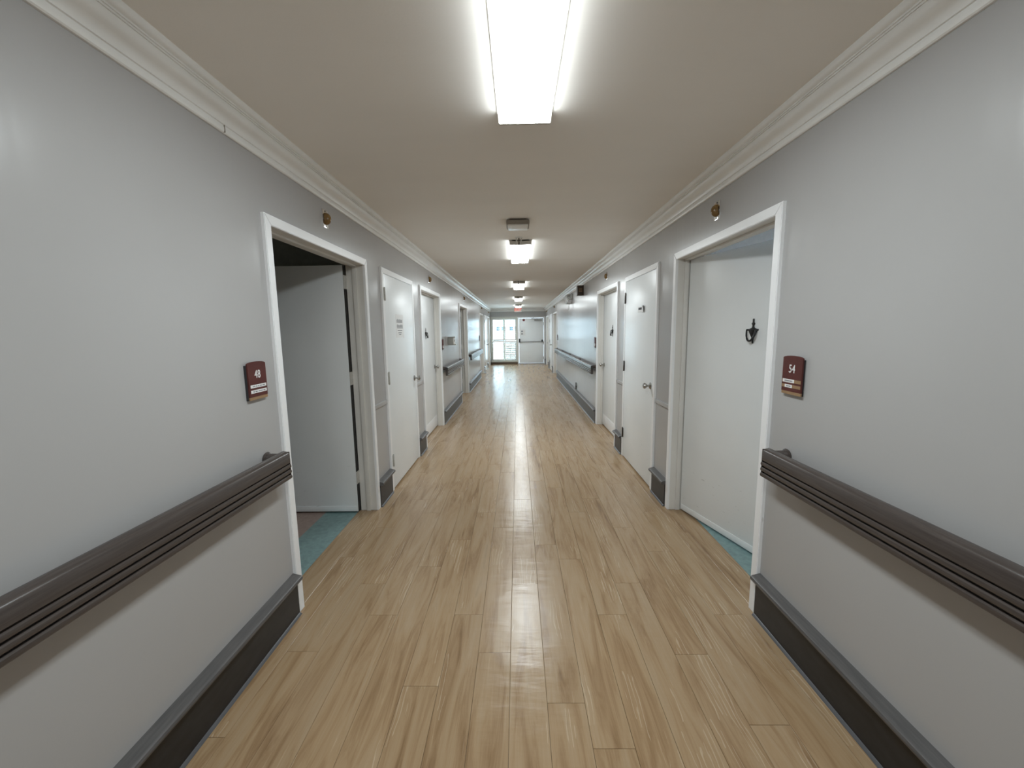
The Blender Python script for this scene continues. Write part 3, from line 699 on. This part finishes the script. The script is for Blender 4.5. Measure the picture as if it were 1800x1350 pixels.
# ------------------------------------------------------------------ far end: shuttered window and exit door
r = thing('window_1', 'bright window with four cream louvred shutters at the corridor end', 'window', ((WX0+WX1)/2, YE, 0), kind='structure')
cx = (WX0+WX1)/2
def wbox(name, x0, x1, y0, y1, z0, z1, mat, parent, bev=0.0): return obj(name, bx(x0-cx, x1-cx, y0, y1, z0, z1, bev=bev), mat, parent)
for q in ((WX0-0.03, WX0+0.03, 0.09, 2.105), (WX1-0.03, WX1+0.035, 0.09, 2.105)): wbox('window_frame', q[0], q[1], -0.02, 0.13, q[2], q[3], 'shutter_cream', r, 0.003)
for q in ((WX0+0.03, WX1-0.03, 2.03, 2.105), (WX0+0.03, WX1-0.03, 0.09, 0.16)): wbox('window_frame', q[0], q[1], -0.02, 0.13, q[2], q[3], 'shutter_cream', r, 0.003)
wbox('window_sill', WX0-0.03, WX1+0.035, -0.04, 0.0, 0.0, 0.09, 'brown_sill', r, 0.003)
fmid = wbox('mullion', -0.607, -0.585, 0.10, 0.13, 0.16, 2.03, 'shutter_cream', r)
for xa, xb in ((WX0+0.03, -0.607), (-0.585, WX1-0.03)):
    wbox('pane', xa, xb, 0.112, 0.118, 0.16, 2.03, 'window_glass', r)
def shutter(x0, x1, z0, z1, tilt, pitch):
    fr = nb(); st = 0.040
    add_box(fr, x0-cx, x0+st-cx, 0.0, 0.032, z0, z1, bev=0.002); add_box(fr, x1-st-cx, x1-cx, 0.0, 0.032, z0, z1, bev=0.002)
    add_box(fr, x0+st-cx, x1-st-cx, 0.0, 0.032, z1-0.060, z1, bev=0.002); add_box(fr, x0+st-cx, x1-st-cx, 0.0, 0.032, z0, z0+0.060, bev=0.002)
    sh = obj('shutter', fr, 'shutter_cream', r)
    h = (z1-0.060) - (z0+0.060); n = int(round(h/pitch)); p = h/n; wd = pitch*1.08
    me = None
    for i in range(n):
        if me is None:
            o = obj('louvre', prism(nb(), [(-wd/2, 0), (-wd*0.25, 0.0045), (wd*0.25, 0.0045), (wd/2, 0), (wd*0.25, -0.0045), (-wd*0.25, -0.0045)], 'x', x0+st-cx+0.002, x1-st-cx-0.002), 'shutter_cream', sh); me = o.data
        else:
            o = bpy.data.objects.new('louvre', me); COL.objects.link(o); o.parent = sh
        o.location = (0, 0.055, z0+0.060+p*(i+0.5)); o.rotation_euler = (R(tilt), 0, 0)
    xm = (x0+x1)/2 - cx
    obj('tilt_rod', bx(xm-0.011, xm+0.011, 0.000, 0.016, z0+0.08, z1-0.07, bev=0.002), 'shutter_cream', sh)
shutter(-1.134, -0.602, 1.045, 2.028, -14, 0.085); shutter(-0.590, -0.066, 1.045, 2.028, -14, 0.085)
shutter(-1.134, -0.602, 0.163, 1.035, -6, 0.085); shutter(-0.590, -0.066, 0.163, 1.035, -48, 0.085)

r = thing('door_14', 'white exit door with black push bar at the corridor end', 'door', ((DX0+DX1)/2, YE, 0), kind='structure')
cx = (DX0+DX1)/2
wbox('casing', DX0-0.045, DX0+0.02, -0.018, 0.10, 0, DZ1+0.03, 'white_enamel', r, 0.003); wbox('casing', DX1-0.02, DX1+0.045, -0.018, 0.10, 0, DZ1+0.03, 'white_enamel', r, 0.003)
wbox('casing', DX0+0.02, DX1-0.02, -0.018, 0.10, DZ1-0.022, DZ1+0.03, 'white_enamel', r, 0.003)
leaf = wbox('leaf', DX0+0.024, DX1-0.024, 0.012, 0.057, 0.03, DZ1-0.026, 'door_enamel', r, 0.002)
wbox('threshold', DX0+0.02, DX1-0.02, -0.03, 0.12, 0.0, 0.022, 'brown_sill', r, 0.003)
bm = nb(); add_box(bm, 0.064-cx, 0.122-cx, -0.062, 0.012, 0.955, 1.125, bev=0.008); obj('latch_case', bm, 'black_iron', leaf)
bm = tube(nb(), [(0.12-cx, -0.045, 0.985), (1.085-cx, -0.045, 0.995)], 0.013, 12); obj('push_bar', bm, 'dark_steel', leaf)
bm = nb(); add_box(bm, 1.065-cx, 1.115-cx, -0.062, 0.012, 0.975, 1.075, bev=0.01); obj('bar_bracket', bm, 'black_iron', leaf)
obj('closer', add_box(nb(), 0.75-cx, 1.09-cx, -0.055, 0.012, 1.90, 1.965, bev=0.008), 'grey_plastic', leaf)
obj('closer_arm', tube(nb(), [(0.90-cx, -0.04, 1.965), (0.90-cx, -0.05, 1.985), (0.60-cx, -0.06, 1.995), (0.72-cx, -0.015, 2.04)], 0.009, 6), 'grey_plastic', leaf)
for hz in (0.2, 0.88, 1.72): obj('hinge', bx(DX1-0.03-cx, DX1-0.012-cx, -0.004, 0.014, hz, hz+0.12), 'brown_sill', leaf)
tag(obj('round_sign', lathe(nb(), [(0, 0), (0, 0.052), (0.008, 0.055), (0.018, 0.05), (0.022, 0.03), (0.022, 0)], (0.282, YE+0.012, 1.945), (0, -1, 0), 20), 'bell_red'), 'dark red round disc at the top left of the exit door', 'sign')
r = thing('notice', 'white paper notice with grey print above the push bar', 'notice', (0.235, YE+0.012, 1.40))
obj('sheet', bx(-0.115, 0.115, -0.0015, 0, -0.13, 0.13), 'white_card', r)
for dz in (-0.06, 0.05): obj('print', bx(-0.07, 0.005, -0.0022, -0.0015, dz-0.03, dz+0.03), 'ink_grey', r)

# ------------------------------------------------------------------ outside the window
tag(obj('ground', bx(-30, 30, YE+0.15, YE+60, -0.25, -0.05), 'concrete', smooth=False), 'pale paved ground outside the window', 'ground', kind='structure')
r = thing('building', 'pale neighbouring building seen through the shutters', 'building', (-2.0, YE+13, -0.05))
obj('wall', bx(-9, 9, 0, 4, 0, 3.6), 'siding', r)
obj('roof', prism(nb(), [(-0.6, 3.6), (4.6, 3.6), (2.0, 4.8)], 'x', -9.5, 9.5), 'grey_plastic', r)
for i in range(8):
    x = -3.48 + i*1.0
    for dx in (0.0, 0.42):
        w = obj('window', bx(x+dx-0.17, x+dx+0.17, -0.03, 0.05, 1.50, 1.86), 'white_plastic', r); obj('pane', bx(x+dx-0.145, x+dx+0.145, -0.04, -0.02, 1.525, 1.835), 'dark_pane', w)
r = thing('shrub', 'dark leafy shrub outside the lower left shutter', 'shrub', (-1.45, YE+3.2, -0.05))
bm = nb()
for i in range(9):
    a = i*0.7; tube(bm, [(0, 0, 0), (0.08*math.cos(a), 0.08*math.sin(a), 0.35), (0.25*math.cos(a), 0.25*math.sin(a), 0.65 + 0.05*(i % 4))], [0.012, 0.009, 0.004], 5)
obj('stem', bm, 'bark', r)
bm = nb()
for i in range(260):
    a = random.random()*6.28; rr = 0.30*math.sqrt(random.random()); z = 0.25 + random.random()*0.6
    c = Vector((rr*math.cos(a), rr*math.sin(a), z)); d = Vector((random.gauss(0, 1), random.gauss(0, 1), random.gauss(0.2, 0.6))).normalized()
    e = d.cross(Vector((0.3, 0.2, 1))).normalized(); l = 0.05 + random.random()*0.05
    f = bm.faces.new([bm.verts.new(c + v) for v in (-d*l*0.5, e*l*0.22, d*l*0.5, -e*l*0.22)])
fo = obj('foliage', bm, 'leaf_green', r); fo['kind'] = 'stuff'
